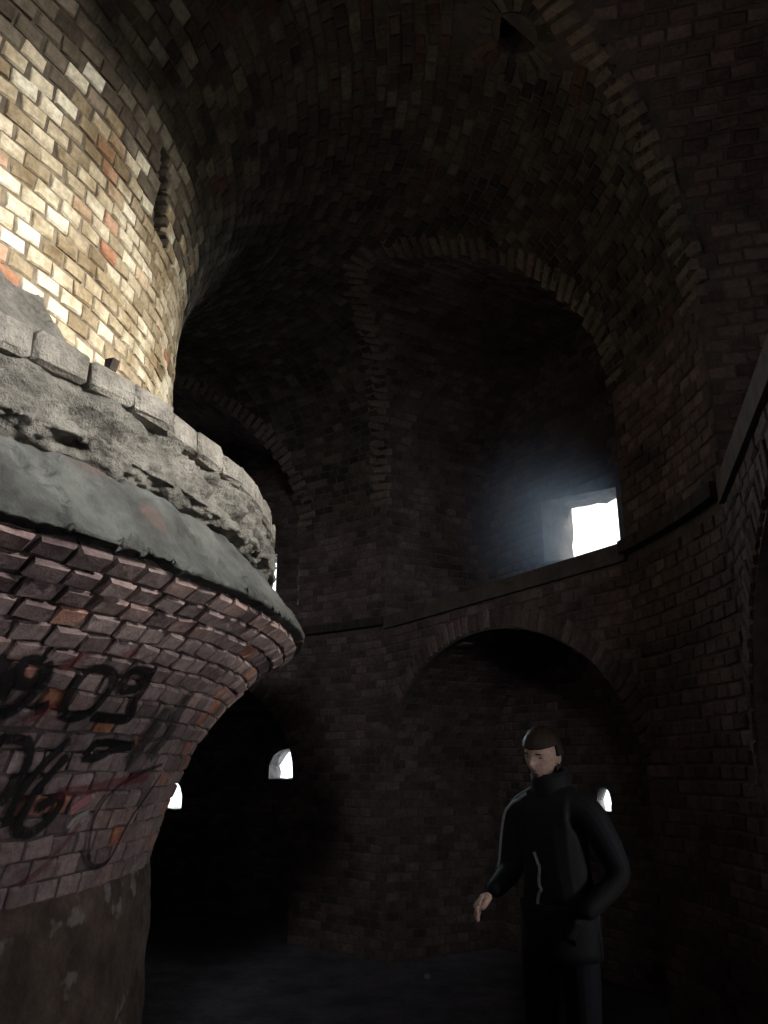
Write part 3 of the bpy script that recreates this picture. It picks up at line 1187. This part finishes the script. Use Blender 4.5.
def head_part(rows, cols, fn):
    V, Fc = [], []
    for i in range(rows + 1):
        a = math.pi * i / rows
        for j in range(cols):
            b = 2 * math.pi * j / cols
            V.append(fn(Vector((math.sin(a) * math.cos(b), math.sin(a) * math.sin(b), math.cos(a)))))
    for i in range(rows):
        for j in range(cols):
            q = (i * cols + j, i * cols + (j + 1) % cols, (i + 1) * cols + (j + 1) % cols, (i + 1) * cols + j)
            Fc.append(q[::-1])
    return V, Fc


PARTS.append(head_part(48, 64, lambda n: HEAD_C + HEAD_ROT @ head_shape(n)))
for sg in (-1, 1):
    ear = lambda n: HEAD_C + HEAD_ROT @ (Vector((sg * 0.075, 0.012, -0.012)) + Vector((n.x * 0.010, n.y * 0.018 + n.z * 0.006, n.z * 0.032)))
    PARTS.append(head_part(12, 16, ear))

V, Fc = [], []
for v, f in PARTS:
    b = len(V)
    V += [Vector(p) for p in v]
    Fc += [tuple(b + i for i in q) for q in f]
tmp = mesh_obj('tmp', V, Fc, None)
rm = tmp.modifiers.new('remesh', 'REMESH')
rm.mode = 'VOXEL'
rm.voxel_size = 0.0065
rm.use_smooth_shade = True
dg = bpy.context.evaluated_depsgraph_get()
body_me = bpy.data.meshes.new_from_object(tmp.evaluated_get(dg))
bpy.data.objects.remove(tmp)
body_me.name = 'body'
for m in (SKIN, JACKET, TROUSERS, SHOE):
    body_me.materials.append(m)
idx = []
for p in body_me.polygons:
    c = p.center
    if c.z > 1.515 or (c - W_R).dot(Vector((-0.05, -0.8, -0.5)).normalized()) > 0.0 and (c - W_R).length < 0.24:
        idx.append(0)
    elif c.z > 0.88 or abs(c.x) > 0.215 and c.z > 0.6:
        idx.append(1)
    elif c.z > 0.10:
        idx.append(2)
    else:
        idx.append(3)
body_me.polygons.foreach_set('material_index', idx)
body_me.polygons.foreach_set('use_smooth', [True] * len(body_me.polygons))

PX, PY = 0.775, 3.93
person = tag(empty('person', (PX, PY, floor_h(PX, PY) - 0.02 + 0.006)), 'person in a dark jacket standing with head bowed in the gallery', 'person')
person.rotation_euler = (0, 0, R_(-42))
body = link(bpy.data.objects.new('body', body_me), person)


def sub_mesh(name, V, Fc, mat, parent):
    return mesh_obj(name, V, Fc, mat, parent, True)


# hair: a shell over the crown and back of the head
hv, hf = head_part(48, 64, lambda n: HEAD_C + HEAD_ROT @ (head_shape(n) * 1.0 + Vector((n.x, n.y, n.z)) * (0.014 + 0.003 * noise.noise(n * 9))))
keep = []
for q in hf:
    c = sum((hv[i] for i in q), Vector()) / 4
    lc = HEAD_ROT.inverted() @ (c - HEAD_C)
    if lc.z > 0.048 or (lc.y > -0.012 and lc.z > -0.075 + 0.0 * lc.y and not (abs(lc.x) > 0.07 and lc.z < 0.0 and lc.y < 0.03)):
        keep.append(q)
o = sub_mesh('hair', hv, keep, HAIR, body)
sol = o.modifiers.new('thick', 'SOLIDIFY')
sol.thickness = 0.016
sol.offset = -1

# eyes and brows
EYE = flat_mat('eye', (0.05, 0.035, 0.03), 0.3)
for sg in (-1, 1):
    ec = head_shape(Vector((sg * 0.36, -0.93, 0.06)).normalized()) + Vector((0, 0.004, 0))
    v, f = head_part(10, 14, lambda n: HEAD_C + HEAD_ROT @ (ec + Vector((n.x * 0.014, n.y * 0.008, n.z * 0.006))))
    sub_mesh('eye', v, f, EYE, body)
    bc = head_shape(Vector((sg * 0.38, -0.90, 0.24)).normalized())
    v, f = head_part(8, 14, lambda n: HEAD_C + HEAD_ROT @ (bc + Vector((n.x * 0.020, n.y * 0.005, n.z * 0.0035 - abs(n.x) * 0.002))))
    sub_mesh('eyebrow', v, f, HAIR, body)
mc = head_shape(Vector((0, -0.84, -0.55)).normalized())
v, f = head_part(8, 16, lambda n: HEAD_C + HEAD_ROT @ (mc + Vector((n.x * 0.024, n.y * 0.004, n.z * 0.005))))
sub_mesh('mouth', v, f, flat_mat('lips', (0.35, 0.17, 0.15), 0.5), body)

# collar of the jacket
g = Geo()
g.grid(lambda a, k: Vector((math.cos(a) * (0.100 - 0.016 * k), 0.010 + math.sin(a) * (0.095 - 0.008 * k) - 0.018 * k, 1.455 + 0.12 * k + 0.018 * math.sin(a))), lin(0, 2 * math.pi, 32), lin(0, 1, 4))
o = g.build('collar', JACKET, body, True)
sol = o.modifiers.new('thick', 'SOLIDIFY')
sol.thickness = 0.012
# flared hem of the jacket
g = Geo()
g.grid(lambda a, z: Vector((math.cos(a) * (0.185 + 0.02 * (0.95 - z)), 0.01 + math.sin(a) * (0.145 + 0.02 * (0.95 - z)), z)), lin(0, 2 * math.pi, 40), lin(0.80, 1.02, 6))
o = g.build('jacket_hem', JACKET, body, True)
sol = o.modifiers.new('thick', 'SOLIDIFY')
sol.thickness = 0.012


def tube(pts, r, n=8):
    g = Geo()
    P = [Vector(p) for p in catmull([tuple(p) for p in pts], 6)]
    rings = []
    for i, p in enumerate(P):
        d = (P[min(i + 1, len(P) - 1)] - P[max(i - 1, 0)]).normalized()
        a = d.orthogonal().normalized()
        b = d.cross(a)
        rings.append((p, a, b))
    base = None
    for p, a, b in rings:
        for k in range(n):
            t = 2 * math.pi * k / n
            g.v.append(p + (a * math.cos(t) + b * math.sin(t)) * r)
    for i in range(len(rings) - 1):
        for k in range(n):
            g.f.append((i * n + k, i * n + (k + 1) % n, (i + 1) * n + (k + 1) % n, (i + 1) * n + k))
    return g


from mathutils.bvhtree import BVHTree
bvh = BVHTree.FromPolygons([v.co for v in body_me.vertices], [tuple(p.vertices) for p in body_me.polygons])


def on_body(p, d=(0, 1, 0), lift=0.004):
    h = bvh.find_nearest(Vector(p))
    return h[0] + h[1] * lift


for pts in ([(-0.09, -0.10, 1.49), (-0.17, -0.10, 1.46), (-0.25, -0.06, 1.40), (-0.29, -0.03, 1.31), (-0.32, -0.01, 1.22), (-0.34, 0.0, 1.14)],
            [(-0.055, -0.25, 1.22), (-0.03, -0.25, 1.16), (-0.03, -0.25, 1.08), (-0.06, -0.25, 1.00)]):
    q = []
    for a, b in zip(pts, pts[1:]):
        for k in range(4):
            q.append(on_body(Vector(a).lerp(Vector(b), k / 4)))
    q.append(on_body(pts[-1]))
    tube(q, 0.007).build('jacket_strip', STRIPE, body, True)  # thin pale grey strips along the right sleeve and jacket front


# ------------------------------------------------------------------ scatter volume added to imitate the lens bloom round the far right window
th = BAYS['b']
e1, e2 = bay_frame(th)
HZ_R = 1.25
V, Fc = head_part(20, 32, lambda n: n * HZ_R)
hc = bp(th, S_BACK - 0.05, 0.0, 3.66)
cut = S_BACK - 0.02
V = [v - e1 * max(0, (hc + v - AX).dot(e1) - cut) for v in V]
hz = bpy.data.materials.new('window_glow_scatter')
hz.use_nodes = True
nt = hz.node_tree
nt.nodes.clear()
out = nt.nodes.new('ShaderNodeOutputMaterial')
vsn = nt.nodes.new('ShaderNodeVolumeScatter')
vsn.inputs['Color'].default_value = (0.55, 0.72, 1.0, 1)
tc = nt.nodes.new('ShaderNodeTexCoord')
ln = nt.nodes.new('ShaderNodeVectorMath')
ln.operation = 'LENGTH'
nt.links.new(tc.outputs['Object'], ln.inputs[0])
mr = nt.nodes.new('ShaderNodeMapRange')
mr.interpolation_type = 'SMOOTHSTEP'
mr.inputs['From Min'].default_value = 0.0
mr.inputs['From Max'].default_value = HZ_R
mr.inputs['To Min'].default_value = 0.8
mr.inputs['To Max'].default_value = 0.0
nt.links.new(ln.outputs['Value'], mr.inputs['Value'])
nt.links.new(mr.outputs[0], vsn.inputs['Density'])
vsn.inputs['Anisotropy'].default_value = 0.2
nt.links.new(vsn.outputs[0], out.inputs['Volume'])
o = mesh_obj('window_glow_volume', V, Fc, hz)
o.location = hc
tag(o, 'bluish scatter volume added to imitate bloom round the bright upper window', 'haze', kind='stuff')
